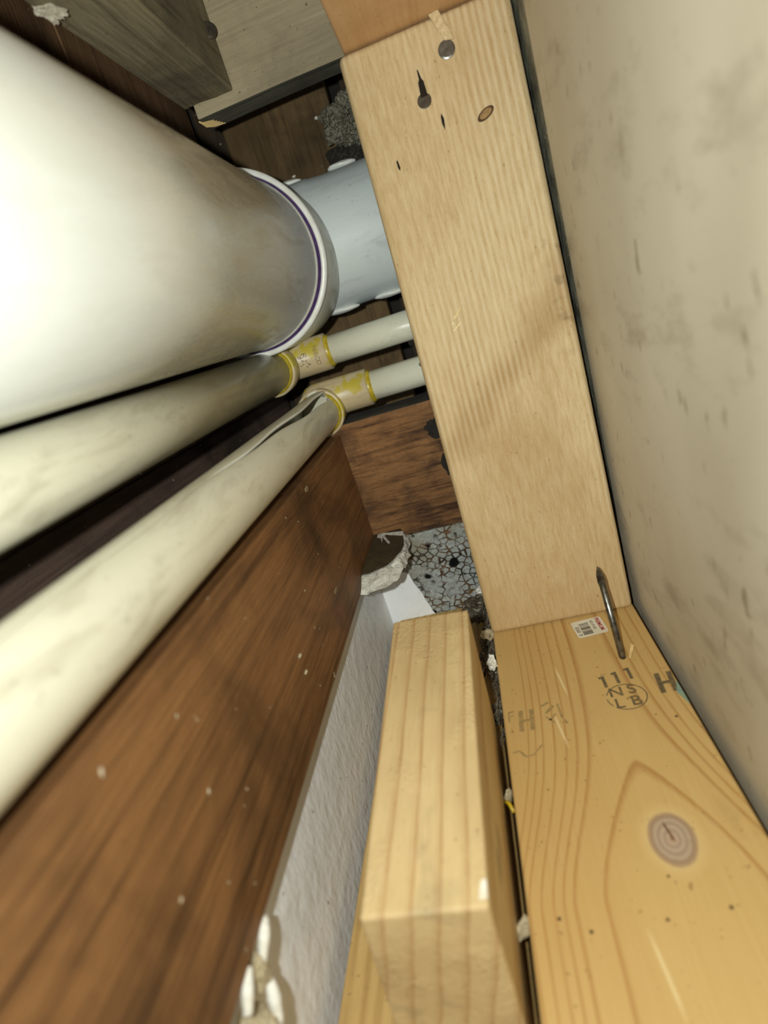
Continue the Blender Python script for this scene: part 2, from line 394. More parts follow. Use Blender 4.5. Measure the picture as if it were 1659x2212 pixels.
# --- upright stud in the middle
stud_m = NT('rough_spruce')
def rs():
    n = stud_m; st = n.map((1, 1, .03)); fn = n.noise(620, st, 3, .6); fz = n.noise(1500, n.map((1, 1, .35)), 3, .6)
    big = n.noise(16, n.map((1, 1, .35), (1, 0, 0)), 3, .6)
    c = n.mix(n.bw(fn, .3, .72), srgb('ceb890'), srgb('b79a6c'))
    c = n.mix(n.math('MULTIPLY', n.bw(fz, .4, .75), .35), c, srgb('d6c29c'))
    # slanted brown stain band and darker lower end
    o = n.sep()
    band = n.math('ADD', n.math('SUBTRACT', o[2], n.math('MULTIPLY', o[0], .9)), n.math('MULTIPLY', n.math('SUBTRACT', n.noise(30, None, 4), .5), .06))
    bd = n.math('SUBTRACT', 1.0, n.bw(n.math('ABSOLUTE', n.math('SUBTRACT', band, -.012)), .004, .022))
    c = n.mix(n.math('MULTIPLY', bd, .5), c, srgb('94703f'))
    low = n.math('SUBTRACT', 1.0, n.bw(n.math('ADD', o[2], n.math('MULTIPLY', big, .05)), -.15, -.04))
    c = n.mix(n.math('MULTIPLY', low, .45), c, srgb('a67c40'))
    c = n.mix(n.math('MULTIPLY', n.bw(big, .5, .7), .4), c, srgb('a17c4a'))
    edge = n.math('SUBTRACT', 1.0, n.bw(o[0], -.0445, -.036))
    c = n.mix(n.math('MULTIPLY', edge, .3), c, srgb('b0915f'))
    sp = n.noise(520, n.map((1, 1, .5), (5, 0, 0)), 4, .65)
    c = n.mix(n.math('MULTIPLY', n.bw(sp, .66, .72), .65), c, srgb('6f4a22'))
    rid = n.wave(85, n.map((1, 1, .03)), 2.5, 2, 1.2, 'X')
    rmask = n.math('MULTIPLY', n.bw(n.noise(14, n.map((1, 1, .5), (8, 0, 0)), 2), .42, .6), .5)
    rid = n.math('MULTIPLY', rid, rmask)
    c = n.mix(n.math('MULTIPLY', rid, .9), c, srgb('e0d0ae'))
    gr = n.math('MULTIPLY', n.bw(n.noise(120, None, 3), .55, .7), n.math('MULTIPLY', n.bw(o[0], .025, .042), n.math('SUBTRACT', 1.0, n.bw(n.math('ABSOLUTE', n.math('SUBTRACT', o[2], .03)), .02, .05))))
    c = n.mix(n.math('MULTIPLY', gr, .5), c, srgb('5d4a30'))
    hgt = n.math('ADD', n.math('ADD', fn, n.math('MULTIPLY', fz, .9)), n.math('MULTIPLY', rid, 1.2))
    return n.done(c, .75, n.bump(hgt, .00035), .25)
stud_m = rs()
A = (-.0278, .318, PT); B_ = (.0616, .318, PT); Cc = (-.0276, .362, .1328); D = (.0646, .362, .1328); th = Vector((0, .0372, -.0048))
def add(p, q): return tuple(Vector(p)+Vector(q))
up0 = empty('wall_stud', (.0176, .355, PT), 'pale rough-sawn stud standing upright in the centre with a nail slot and small knots', 'stud')
bm = hexa([A, B_, add(B_, th), add(A, th), Cc, D, add(D, th), add(Cc, th)], .0032, 4)
for v in bm.verts:
    if v.co.z < PT+.0036 and v.co.z < PT: v.co.z = PT+.0002
studo = obj('timber', bm, stud_m, up0, origin=(.0176, .355, -.039))
def onface(x, z, off=0.0):
    y = .318 + (z-PT)*(.044/.3438); nrm = Vector((0, -.992, .127)); return Vector((x, y, z)) + nrm*off
steel = plain('nail_steel', '8c8c88', '5d5c57', 300, .35, metal=.8)
darknail = plain('rusty_nail_head', '5b5245', '37302a', 300, .5, metal=.4)
hole_m = plain('dark_hole', '1c140c', rough=.95)
fn_ = Vector((0, -.992, .127))
def disc(p, rr, h_, mat, name, parent, squash=1.0):
    bm = lathe(p - fn_*.0008, p + fn_, [(0, rr), (.0006+h_, rr), (.0009+h_, rr*.85)], 28)
    return obj(name, bm, mat, parent)
def blob(pts, off, mat, name, parent, th_=.0002):
    return obj(name, prism([onface(x/1000, z/1000, off) for x, z in pts], fn_, th_), mat, parent)
disc(onface(.0283, .1155), .0044, .0006, steel, 'nail_head', up0)['label'] = 'grey nail head near the top of the stud'
disc(onface(.0112, .0972), .0040, .0001, darknail, 'nail_head', up0)['label'] = 'brown nail head sunk below a dark slot'
blob([(9.8, 99), (13.6, 99), (13.2, 106), (12.4, 107.5), (11.6, 112), (11.0, 112), (11.0, 107.5), (10.2, 106)], .00005, hole_m, 'nail_slot', up0)
blob([(17.5, 87), (18.1, 88.4), (18.9, 86), (18.6, 83), (18.1, 80), (17.3, 84)], .00005, hole_m, 'split_hole', up0)
blob([(-11.2, 74.5), (-10.4, 75), (-9.8, 71), (-10.4, 69.5), (-11.1, 71)], .00005, hole_m, 'split_hole', up0)
# raised pale splinter above the top nail
obj('splinter', hexa([onface(.0283, .1195, 0), onface(.0335, .1185, 0), onface(.0335, .1185, .001), onface(.0283, .1195, .001), onface(.0232, .1330, 0), onface(.0285, .1335, 0), onface(.0285, .1335, .0016), onface(.0232, .1330, .0016)], .0003, 1), plain('pale_splinter', 'd9c6a0', 'b79b6c', 500, .8, .0004, 900), up0)
# small oval knot
kn = plain('knot_wood', '7b5c34', 'a98a58', 400, .6)
pts = [(40.3+5.0*math.cos(a)*math.cos(.42)-2.4*math.sin(a)*math.sin(.42), 80.5+5.0*math.cos(a)*math.sin(.42)+2.4*math.sin(a)*math.cos(.42)) for a in [i*math.pi/12 for i in range(24)]]
kk = blob(pts, .00005, plain('knot_rim', '4a3018', rough=.8), 'knot', up0)
blob([(40.3+(x-40.3)*.72, 80.5+(z-80.5)*.72) for x, z in pts], .0003, kn, 'knot_core', kk)
glue_y = plain('yellow_glue', 'c9a71c', 'b39a2c', 200, .35)
for (x0, z0, x1, z1) in ((-4, -16, 3, -9), (-4, -20, 1, -17), (-3.5, -16.5, -1, -12)):
    blob([(x0, z0), (x0+.5, z0-.4), (x1+.4, z1), (x1, z1+.4)], .0001, glue_y, 'glue_drip', up0)

# --- top plate above it
top_m = wood('top_plate_pine', 'd2ab7e', 'b98f60', 'y', 60, 'a87a48', .4, .3, .6, .00025, fine=700, seed=2)
tag(obj('top_plate', box(-.0240, .0652, .02, .402, .1334, .1714, .0012), top_m), 'orange-tinted pine board overhead, its sawn underside meeting the top of the stud', 'board')

# --- short stud lying on the left floor board
def clean_pine():
    n = NT('clean_pine'); o = n.sep(); fib = n.noise(700, n.map((1, .03, 1), (4, 0, 0)), 3, .6)
    wob = n.math('MULTIPLY', n.math('SUBTRACT', n.noise(26, n.map((1, .25, 1), (4, 4, 4)), 2), .5), .0045)
    q = n.math('ADD', n.math('ADD', o[0], n.math('MULTIPLY', o[2], -.28)), wob)
    q = n.math('FRACT', n.math('MULTIPLY', n.math('ADD', q, .5), 118))
    base, ring = srgb('c6ac7c'), srgb('a88050')
    c = n.ramp(q, [(0, base), (.55, base), (.80, tuple(base[i]*.6+ring[i]*.4 for i in range(3))+(1,)), (.90, ring), (.96, base), (1, base)])
    c = n.mix(n.math('MULTIPLY', n.bw(fib, .35, .75), .3), c, srgb('d6c094'))
    c = n.mix(n.math('MULTIPLY', n.bw(n.noise(22, n.map((1, .4, 1), (9, 4, 0)), 4), .48, .7), .4), c, srgb('9a7c50'))
    gy = n.bw(n.noise(42, n.map((1, .7, 1), (3.3, 7, 1)), 3), .60, .74)
    c = n.mix(n.math('MULTIPLY', gy, .5), c, srgb('6d6450'))
    rz = n.math('MULTIPLY', n.bw(n.noise(30, n.map((1, 1, 1), (6, 1, 0)), 2), .5, .62), n.noise(700, n.map((1, .9, 1)), 2))
    c = n.mix(n.math('MULTIPLY', n.bw(n.noise(380, n.map((1, 1, 1), (5, 5, 0)), 2), .70, .75), .6), c, srgb('6b4c28'))
    return n.done(c, .55, n.bump(n.math('ADD', fib, n.math('MULTIPLY', rz, 2.0)), .00035), .4)
light = clean_pine()
P = [(-.0765, .106, -.2385), (-.0330, .106, -.2385), (-.0338, .244, -.2385), (-.0745, .244, -.2385), (-.0694, .1063, -.157), (-.0308, .1063, -.157), (-.0299, .244, -.1445), (-.0686, .244, -.1430)]
stud2 = empty('stud_offcut', (-.053, .175, -.2385), 'pale pine stud on edge in the foreground, grainy sawn end towards the viewer', 'stud')
obj('timber', hexa(P, .0012, 3), light, stud2)
endm = plain('scuff_white', 'e9e6da', 'd7cdb4', 200, .6)
obj('scuff_mark', prism([(-.0335, .1085, -.15665), (-.0309, .1085, -.1566), (-.0309, .114, -.1561), (-.0325, .1135, -.1561)], (0, 0, 1), .0001), endm, stud2)['label'] = 'white scuff on the near corner'
# left floor board
low_m = wood('lower_board', 'c4a368', 'a07c45', 'y', 50, '6b5a3c', .5, .4, .65, .0002, seed=6, even=True)
tag(obj('sole_board', box(-.1085, -.0325, -.06, .4085, -.277, -.239, .0015), low_m), 'low pine board under the foreground stud, against the white wall', 'board')

# --- dark joist on the left
joist_m = wood('dark_joist', '8a613a', '3d2513', 'y', 55, '26180d', .75, .3, .5, .0006, spec=.4, fine=800, k=.05, bdir='Z', chips='c9bfa6', seed=1, ringw=.8)
joist = tag(obj('floor_joist', box(-.144, -.106, -.06, .4085, -.1645, -.0712, .001), joist_m), 'dark brown stained joist on edge along the lower left, under the cracked pipe', 'joist')
# --- cross timber
ct_m = wood('cross_timber', '94693f', '3f240f', 'x', 70, '2b1a0f', .85, .9, .6, .0009, fine=500, k=.16, bdir='Z', seed=3, ringw=.9, stain_scale=34)
ct = empty('cross_timber', (-.03, .428, -.1645), 'brown weathered crosspiece between the dark joist and the upright stud', 'beam')
co_ = obj('timber', box(-.144, .10, .4092, .447, -.1645, -.0648, .001), ct_m, ct)
co_.data.materials.append(plain('sooty_top', '2d2a24', '4a443a', 90, .9, .001, 500))
for p_ in co_.data.polygons:
    if p_.normal.z > .6: p_.material_index = 1
pit = plain('rotted_hole', '1b1712', '2b2620', 300, .95, .001)
def ragged(cx, cz, rx, rz, seed, y, n=22):
    return [(cx+rx*math.cos(a)*(1+.35*noise.noise(Vector((math.cos(a)*2, math.sin(a)*2, seed)))), y, cz+rz*math.sin(a)*(1+.45*noise.noise(Vector((math.cos(a)*2, math.sin(a)*2, seed+5))))) for a in [2*math.pi*i/n for i in range(n)]]
obj('rotted_hole', prism(ragged(-.0335, -.0860, .009, .008, 1, .4091), (0, -1, 0), .0003), pit, ct)
obj('rotted_hole', prism(ragged(-.0295, -.1155, .0085, .010, 4, .4091), (0, -1, 0), .0003), pit, ct)

# --- overhead: short beam running back on the left and the board it butts against
beam_m = wood('old_grey_beam', 'a39677', '574e3d', 'y', 60, '3a3328', .6, .5, .8, .0008, fine=500, k=.06, seed=8, ringw=.6, chips='b5a17a')
beam = empty('ceiling_joist', (-.125, .25, .168), 'old grey-brown joist end overhead at the top left, nail in its side', 'joist')
bm = hexa([(-.1438, .02, .168), (-.1068, .02, .168), (-.1066, .4395, .1676), (-.1438, .4395, .168), (-.1438, .02, .27), (-.1068, .02, .27), (-.1066, .4395, .27), (-.1438, .4395, .27)], .0012, 2, cuts=2, jitter=.0009)
obj('timber', bm, beam_m, beam)
fuzz = plain('mineral_dust', '9c8f78', '6c5f50', 90, .95, .003, 200, .1, speck='d8d0bc', speck_t=.58, speck_scale=180)
obj('nail_head', lathe((-.1085, .4290, .1965), (-.1025, .4205, .1965), [(0, .0015), (.0040, .0015), (.0041, .0048), (.0050, .0048), (.0056, .0038)], 24), darknail, beam)
bd_m = wood('grey_board', 'b0a184', '8a7c60', 'x', 40, '6d6250', .55, .5, .75, .0004, fine=450, k=.06, bdir='Z', seed=11)
brd = empty('blocking_board', (-.05, .452, .16), 'grey-tan board fixed across behind the joist end, dark underside', 'board')
bm = hexa([(-.1375, .44, .160), (.10, .44, .160), (.10, .464, .160), (-.1375, .464, .160), (-.1375, .44, .31), (.10, .44, .31), (.10, .464, .31), (-.1375, .464, .31)], .0012, 2, cuts=3, jitter=.0008)
bo = obj('timber', bm, bd_m, brd)
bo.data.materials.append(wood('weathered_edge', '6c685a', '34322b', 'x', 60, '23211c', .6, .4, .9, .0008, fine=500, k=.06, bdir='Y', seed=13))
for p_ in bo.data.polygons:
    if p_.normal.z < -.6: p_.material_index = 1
for i in range(5):
    y = .441+i*.003
    obj('splinter', tubepath([(-.1375, y, .1595), (-.1355+.001*i, y+.0005, .158), (-.127+.001*i, y+.001, .1572)], [.0006, .0007, .0003], 5), spl, brd)

# --- boards of the left side and the far end (dark, vertical or lengthwise)
def dk(name, l, d_, ax, seed, **k): return wood(name, l, d_, ax, 45, '15100b', .7, .3, .75, .0007, spec=.25, fine=500, k=.06, chips='b5ad9c', seed=seed, **k)
lw_a = dk('left_boarding_upper', '8f6c4b', '40291a', 'z', 21)
lw_b = dk('left_boarding_mid', '6b5438', '2c2218', 'y', 22, bdir='Z')
lw_c = dk('left_boarding_low', '5f4c42', '2b2420', 'y', 23, bdir='Z')
for (y0, y1, lab_) in ((-.06, .40, 'dark brown rough-sawn board on the upper left, above the big white pipe'), (.402, .59, 'dark brown board at the far upper left, beside the narrow black gap')):
    tag(obj('side_board', box(-.215, -.192, y0, y1, .052, .36, .001, cuts=1, jitter=.0007), lw_a), lab_, 'board', 'boards of the left side')
tag(obj('side_board', box(-.215, -.192, -.06, .60, -.0415, .050, .001, cuts=1, jitter=.0006), lw_b), 'dark board running back behind the pipes, between the two thin pipes', 'board', 'boards of the left side')
tag(obj('side_board', box(-.221, -.199, -.06, .60, -.277, -.0435, .001, cuts=1, jitter=.0006), lw_c), 'charcoal-brown lowest side board behind the cracked pipe', 'board', 'boards of the left side')
far = [(-.192, -.166, .600, 'black-brown vertical board at the far end, farthest left', 41), (-.163, -.062, .580, 'wide dark brown vertical board at the far end above the grey elbow', 42), (-.050, .010, .590, 'dark vertical board at the far end just left of the upright stud', 43), (.012, .12, .585, 'dark vertical board at the far end hidden behind the upright stud', 44)]
for x0, x1, y, lb, sd in far:
    tag(obj('sheathing_board', box(x0, x1, y, y+.02, -.277, .36, .001, cuts=1, jitter=.0006), dk('far_boarding_%d' % sd, '78603f' if sd == 42 else '4a3c2a', '36291a' if sd == 42 else '211a13', 'z', sd)), lb, 'board', 'boards of the far end')

tag(obj('wall_far', box(-.26, .16, .63, .65, -.287, .372), dark_m), kind='structure')
tag(obj('wall_side', box(-.25, -.24, -.06, .63, -.287, .372), dark_m), kind='structure')

# ================================================================== PIPES
def pvc(name, c1, c2, dirt, axis='y', rough=.22, amt=.5, seed=0.0, scr=.4):
    n = NT(name); st = n.map(stretch(axis, .25), (seed, seed, 0))
    c = n.mix(n.bw(n.noise(26, st, 3), .35, .7), srgb(c1), srgb(c2))
    sm = n.noise(70, st, 5, .7, .8)
    c = n.mix(n.math('MULTIPLY', n.bw(sm, .52, .74), amt), c, srgb(dirt))
    sp = n.noise(450, n.map((1, 1, 1), (seed+2, 0, 0)), 3, .6)
    c = n.mix(n.math('MULTIPLY', n.bw(sp, .67, .72), scr), c, srgb('5a4c38'))
    rr = n.math('ADD', rough, n.math('MULTIPLY', n.bw(sm, .45, .75), .3))
    return n.done(c, rr, n.bump(sm, .00006), .5)
white_pvc = pvc('white_pvc', 'dfe3e1', 'd2d6d0', 'a89c80', amt=.22, scr=.12)
grey_pvc = pvc('grey_pvc', 'd0d8d8', 'c4cccc', '9c9e97', 'x', .5, .4, 3)
hub_pvc = pvc('hub_pvc', 'c9c9be', 'b8b7aa', '938870', 'y', .3, .5, 5)
cream = pvc('cream_cpvc', 'cfccb9', 'c0bca8', '8b8068', 'y', .28, .6, 7, .5)
cream_x = pvc('cream_cpvc_branch', 'deddca', 'd2d0ba', '9c9376', 'x', .22, .4, 9, .5)
tan = pvc('tan_fitting', 'd0c09e', 'c0ae8a', '7d6c50', 'x', .28, .5, 11, .6)
_t = tan.node_tree; _b = _t.nodes['Principled BSDF']; _src = _b.inputs['Base Color'].links[0].from_socket
_n = _t.nodes.new('ShaderNodeTexNoise'); _n.inputs['Scale'].default_value = 75; _r = _t.nodes.new('ShaderNodeMapRange'); _r.inputs[1].default_value = .53; _r.inputs[2].default_value = .62
_m = _t.nodes.new('ShaderNodeMix'); _m.data_type = 'RGBA'; _tc = _t.nodes['Texture Coordinate'].outputs['Object']
_t.links.new(_tc, _n.inputs['Vector']); _t.links.new(_n.outputs['Fac'], _r.inputs[0]); _t.links.new(_r.outputs[0], _m.inputs[0]); _t.links.new(_src, _m.inputs[6]); _m.inputs[7].default_value = srgb('b9a83c'); _t.links.new(_m.outputs[2], _b.inputs['Base Color'])
rim_white = plain('white_rim', 'e4e6e2', 'd6d6cc', 120, .3, speck='8a7348')
purple = plain('purple_primer', '3e2a5c', '57406f', 300, .25)
yring = plain('yellow_cement', 'c3ad30', 'a08a22', 250, .3)

BX, BZ, BR = -.1306, .0574, .0534
drain = empty('drain_pipe', (BX, .2, BZ), 'large white plastic drain pipe at the left, purple ring and grey elbow at its end', 'pipe')
obj('pipe_section', lathe((BX, -.06, BZ), (BX, 1, BZ), [(0, BR), (.49, BR)], 160), white_pvc, drain, True)
obj('cement_bead', lathe((BX, .3885, BZ), (BX, 1, BZ), [(0, BR), (.0008, BR+.0006), (.0035, BR+.0008), (.0048, BR+.0004)], 160, caps=False), rim_white, drain, True)
obj('primer_ring', lathe((BX, .3925, BZ), (BX, 1, BZ), [(0, BR+.0001), (.0005, BR+.0007), (.0020, BR+.0016), (.0026, BR+.0024), (.004, BR+.0024)], 160, caps=False), purple, drain, True)
hub = obj('elbow_hub', lathe((BX, .3955, BZ), (BX, 1, BZ), [(.004, BR+.0001), (0, BR+.0009), (0, BR+.0048), (.0012, BR+.0054), (.055, BR+.0050), (.075, BR)], 160, caps=False), hub_pvc, drain, True)
obj('hub_rim', lathe((BX, .3950, BZ), (BX, 1, BZ), [(.002, BR+.0020), (0, BR+.0021), (-.0004, BR+.0032), (0, BR+.0050), (.0010, BR+.0058), (.0035, BR+.0058), (.0036, BR+.005)], 160, caps=False), rim_white, hub, True)
OY, OZ = .484, .0628
elb = lathe((-.175, OY, OZ), (1, OY, OZ), [(0, .02), (.006, .038), (.018, .047), (.035, .0495), (.0915, .0495), (.093, .0488), (.105, .048), (.29, .048)], 160)
elbow = obj('elbow_body', elb, grey_pvc, drain, True)
for (x, z, a, sx) in ((-.1000, OZ+.0500, .2, .0105), (-.055, OZ+.0490, .1, .010), (-.0860, OZ-.0490, -.1, .0125), (-.045, OZ-.0485, -.1, .012)):
    bm = rock((x, OY-.006 if z > OZ else OY-.012, z if z > OZ else z+.0005), (sx*1.15, .006, .0026), x, .12, 3, 1.0)
    obj('moulding_tab', bm, rim_white, elbow, True)['label'] = 'small white tab'

def supply(name, ax, az, yr, oy, oz, hubx, label, seed, cracked=False, rp=.0133, ro=.0111):
    e = empty(name, (ax, .2, az), label, 'pipe', 'thin supply pipes')
    if not cracked:
        obj('pipe_section', lathe((ax, -.06, az), (ax, 1, az), [(0, rp), (yr+.08, rp)], 96), cream, e, True)
    else:
        # split tube: slit along the upper side opening towards the fitting
        n = 120; y0, y1 = -.06, yr+.006; L = 150; bm = bmesh.new(); rings = []
        for j in range(L+1):
            y = y0+(y1-y0)*j/L
            thc = math.radians(71 - 15*max(0, (y-.20)/.16) + 2.5*math.sin(y*70))   # slit angle, on the top, towards the viewer
            g = max(0.0, (y-.205)/(yr-.205)); g = g**1.3
            if y > yr-.004: g *= .25
            gap = math.radians(1+22*g) if y > .205 else 0.0; lift = .0045*g
            row = []
            for i in range(n+1):
                t = i/n; a = thc + gap*(0.25) + t*(2*math.pi-gap)
                rr = rp
                back = max(0.0, 1-t/.20); rr += lift*back*back
                row.append(bm.verts.new((ax+rr*math.cos(a), y, az+rr*math.sin(a))))
            rings.append(row)
        for Aa, Bb in zip(rings, rings[1:]):
            for i in range(n): bm.faces.new((Aa[i], Aa[i+1], Bb[i+1], Bb[i]))
        o = obj('pipe_section', bm, cream, e, True)
        o.data.materials.append(rim_white)
        so = o.modifiers.new('wall', 'SOLIDIFY'); so.thickness = .0016; so.offset = -1; so.material_offset_rim = 1
        o['label'] = 'cream pipe with a long open split'
        # chip of broken wall standing at the fitting
        obj('broken_chip', prism([(ax-.006, yr-.002, az+.0135), (ax+.001, yr-.002, az+.0135), (ax+.004, yr-.001, az+.0185), (ax-.004, yr-.002, az+.0165)], (0, 1, 0), .0012), cream, e)
        obj('pipe_stub', lathe((ax, yr-.002, az), (ax, 1, az), [(0, rp), (.08, rp)], 96), cream, e, True)
    h_ = obj('elbow_hub', lathe((ax, yr, az), (ax, 1, az), [(.004, rp), (0, rp+.0006), (0, rp+.0028), (.001, rp+.0034), (.014, rp+.0030), (oy-yr-.004, rp-.001)], 96, caps=False), tan, e, True)
    obj('cement_ring', lathe((ax, yr-.0022, az), (ax, 1, az), [(0, rp), (.001, rp+.0012), (.0022, rp+.0015), (.003, rp+.0010)], 96, caps=False), yring, e, True)
    rb = ro+.0025
    body = obj('elbow_body', lathe((ax-.016, oy, oz), (1, oy, oz), [(0, .004), (.002, .009), (.006, .0125), (.012, rb+.0006), (hubx-ax+.0155, rb+.0003), (hubx-ax+.016, rb-.0005), (hubx-ax+.016, ro)], 96, caps=False), tan, e, True)
    obj('cement_ring', lathe((hubx-.0004, oy, oz), (1, oy, oz), [(0, ro+.0012), (.0012, ro+.0013), (.0030, ro+.0003), (.0034, ro)], 96, caps=False), yring, e, True)
    obj('branch_section', lathe((hubx-.01, oy, oz), (1, oy, oz), [(0, ro), (.14, ro)], 96), cream_x, e, True)
    e['_body'] = body.name
    return e
sp1 = supply('supply_pipe', -.1418, -.0134, .412, .442, -.0118, -.101, 'cream supply pipe directly under the big drain pipe, yellow glue at its elbow', 3, rp=.0153)
sp2 = supply('supply_pipe', -.1151, -.0525, .408, .4275, -.0455, -.0757, 'cream supply pipe split open lengthwise, the lowest of the pipes', 5, True, rp=.0149)

# raised maker's lettering wrapped round the upper fitting
def wrap_text(sx, size, body, oy, oz, xc, a0, rad):
    t_ = text_mesh('raised_letters', sx, size, (xc, oy, oz), (1, 0, 0), (0, 1, 0), tan_dark, body, .00002)
    for v in t_.data.vertices:
        a = a0 + v.co.x/rad       # local x runs down round the barrel
        v.co = Vector((v.co.y, -math.cos(a)*rad, -math.sin(a)*rad))
tan_dark = plain('letter_shade', '7c6c50', '998662', 300, .5)
_b1 = bpy.data.objects[sp1['_body']]
wrap_text('NIBCO', .0050, _b1, .442, -.0118, -.1085, .0, .01400)
bm = bmesh.new(); random.seed(21)          # worn, unreadable raised marks
for i in range(16):
    x = random.uniform(-.1215, -.1155); a = random.uniform(-.25, .45); q = []
    for k_ in range(5):
        q.append((x, .442-.0141*math.cos(a), -.0118-.0141*math.sin(a))); x += random.uniform(-.0012, .0012); a += random.uniform(-.07, .07)
    tubepath(q, .00018, 5, bm)
obj('worn_marks', bm, plain('worn_dirt', '4a3d28', '6a5a3e', 300, .7), _b1)
for q_ in (sp1, sp2): del q_['_body']

# ================================================================== NAIL, DEBRIS
nl = empty('nail', (.0423, .272, PT), 'steel nail driven up through the plate, point leaning towards the upright stud', 'nail')
p0 = Vector((.0423, .2700, PT-.003)); p1 = Vector((.0434, .3060, -.1705)); L = (p1-p0).length
bm = lathe(p0, p1, [(0, .0019), (L*.80, .0019), (L*.81, .0017)], 24)
chrome = NT('bright_nail'); chrome = chrome.done(chrome.mix(chrome.bw(chrome.noise(300, None, 3), .4, .7), srgb('8a8a84'), srgb('4c4a44')), .28, None, .5, .95)
obj('shank', bm, chrome, nl, True)
bm = lathe(p0, p1, [(L*.79, .0019), (L*.83, .0022), (L*.90, .0020), (L*.96, .0011), (L, .0001)], 4)
obj('point', bm, chrome, nl)

# torn drywall shard on top of the white wall corner
shard_brown = plain('torn_paper', '4f4430', '3d3526', 90, .9, .0006, 500, .1)
gyp = plain('gypsum_core', 'd6d4cb', 'b7b3a6', 260, .85, .0012, 420, .1, speck='8c8371')
top = [(-.1145, .3400), (-.1000, .3394), (-.0945, .3425), (-.0878, .3455), (-.0830, .3540), (-.0790, .3635), (-.0775, .375), (-.0787, .3865), (-.0800, .397), (-.0830, .4085), (-.1145, .4085)]
bot = [(-.1145, .3250), (-.1019, .3250), (-.0955, .3262), (-.0880, .3290), (-.0810, .3360), (-.0760, .3490), (-.0745, .366), (-.0755, .380), (-.077, .395), (-.0795, .4085), (-.1145, .4085)]
zt, zb = -.1590, -.1648
e = empty('drywall_fragment', (-.10, .37, zb), 'torn wedge of drywall with brown face and white broken edge below the joist end', 'drywall fragment')
bm = bmesh.new(); T = [bm.verts.new((x, y, zt)) for x, y in top]; Bv = [bm.verts.new((x, y, zb)) for x, y in bot]; n_ = len(T)
for i in range(n_): bm.faces.new((T[i], T[(i+1) % n_], Bv[(i+1) % n_], Bv[i]))
bm.faces.new(T); bm.faces.new(Bv[::-1])
bmesh.ops.subdivide_edges(bm, edges=bm.edges, cuts=3, use_grid_fill=True)
for v in bm.verts:
    if v.co.x > -.113: v.co += noise.noise_vector(v.co*130)*.0030 + noise.noise_vector(v.co*500)*.0008
obj('core', bm, gyp, e)
obj('paper_face', prism([(x-.0006, y+.0008, zt+.0009) for x, y in top], (0, 0, 1), .0005), shard_brown, e)

def chunk(name, c, s, mat, label, cat, seed, group=None, rough=.35, sub=3):
    rt = Matrix.Rotation(seed*1.7, 3, 'Y') @ Matrix.Rotation(seed*.9, 3, 'X')
    return tag(obj(name, rock(c, s, seed, rough, sub, 1.6, rt), mat), label, cat, group)
gypw = plain('plaster_white', 'ecebe4', 'cfcabb', 120, .8, .0008, 500)
gypt = plain('plaster_tan', 'b9ab8d', '9a8b6c', 120, .85, .0008, 500)
for c, rad, lb, sd in (([(-.1065, .116, -.1655), (-.1055, .110, -.1660), (-.1052, .105, -.1695)], .0017, 'white plaster strip at the joist foot, topmost of the lower-left crumbs', 1),
                       ([(-.1065, .101, -.1650), (-.1060, .096, -.1668), (-.1055, .091, -.170)], .0017, 'white plaster strip lying leftmost among the lower-left crumbs', 2),
                       ([(-.1055, .104, -.1765), (-.1045, .1015, -.1800), (-.1040, .097, -.187)], .0018, 'white plaster strip nearest the white wall in the lower-left crumbs', 3)):
    pp = []
    for i in range(9):
        t = i/8; a = Vector(c[0]).lerp(Vector(c[1]), t).lerp(Vector(c[1]).lerp(Vector(c[2]), t), t); pp.append(a+noise.noise_vector(a*300)*.0006)
    tag(obj('plaster_strip', tubepath(pp, [rad*(.5+.7*math.sin(math.pi*min(1, max(0, .12+i/8*.76)))) for i in range(9)], 9), gypw, None, True), lb, 'plaster crumb', 'plaster crumbs at the lower left')
chunk('plaster_lump', (-.1075, .1035, -.1725), (.0035, .005, .0045), gypt, 'tan crumbly plaster lump between the white strips at the lower left', 'plaster crumb', 2, 'plaster crumbs at the lower left')
chunk('plaster_lump', (-.1075, .0925, -.182), (.004, .006, .007), gypt, 'large tan plaster lump at the bottom edge between two white strips', 'plaster crumb', 5, 'plaster crumbs at the lower left')

# grey crumbly lump by the upper stud
lump_m = NT('crumbly_mortar')
lump_m = lump_m.done(lump_m.mix(lump_m.bw(lump_m.noise(420, None, 4, .7), .35, .65), srgb('9a9582'), srgb('4e4a3e')), .9, lump_m.bump(lump_m.voro(420), .0016), .2)
chunk('mortar_lump', (-.050, .553, .158), (.0165, .014, .0215), lump_m, 'crumbly grey mortar lump in the dark gap left of the stud, below the board', 'mortar lump', 1, None, .55, 5)
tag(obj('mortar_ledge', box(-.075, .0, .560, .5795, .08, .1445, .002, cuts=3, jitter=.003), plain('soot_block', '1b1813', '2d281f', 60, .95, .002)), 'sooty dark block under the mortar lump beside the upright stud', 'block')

# pale chips on the joist face
chip_m = plain('pale_chip', 'c9bfa6', 'a79a7c', 300, .7)
chipd_m = plain('dull_chip', '8d7c60', '6e5c42', 300, .7)
for (x, y, z, s, sd, lb, mt) in ((-.1056, .2953, -.0765, .0030, 1, 'grey-brown chip stuck high on the dark joist, just below the split pipe', chipd_m),
                         (-.1056, .2814, -.1364, .0030, 2, 'small brown splinter chip on the joist right of the others, near the white wall corner', chipd_m),
                         (-.1057, .2081, -.1294, .0014, 3, 'tiny white fleck midway on the joist face', chip_m),
                         (-.1057, .2073, -.1381, .0014, 4, 'tiny white fleck on the joist just below another fleck', chip_m)):
    tag(obj('wood_chip', rock((x, y, z), (.0006, s*1.2, s*.55), sd, .3, 2), mt), lb, 'chip', 'chips on the joist')
random.seed(11)
dust_pale = plain('pale_flake', 'cfc7b4', '8f8470', 260, .9, .0015, 500)
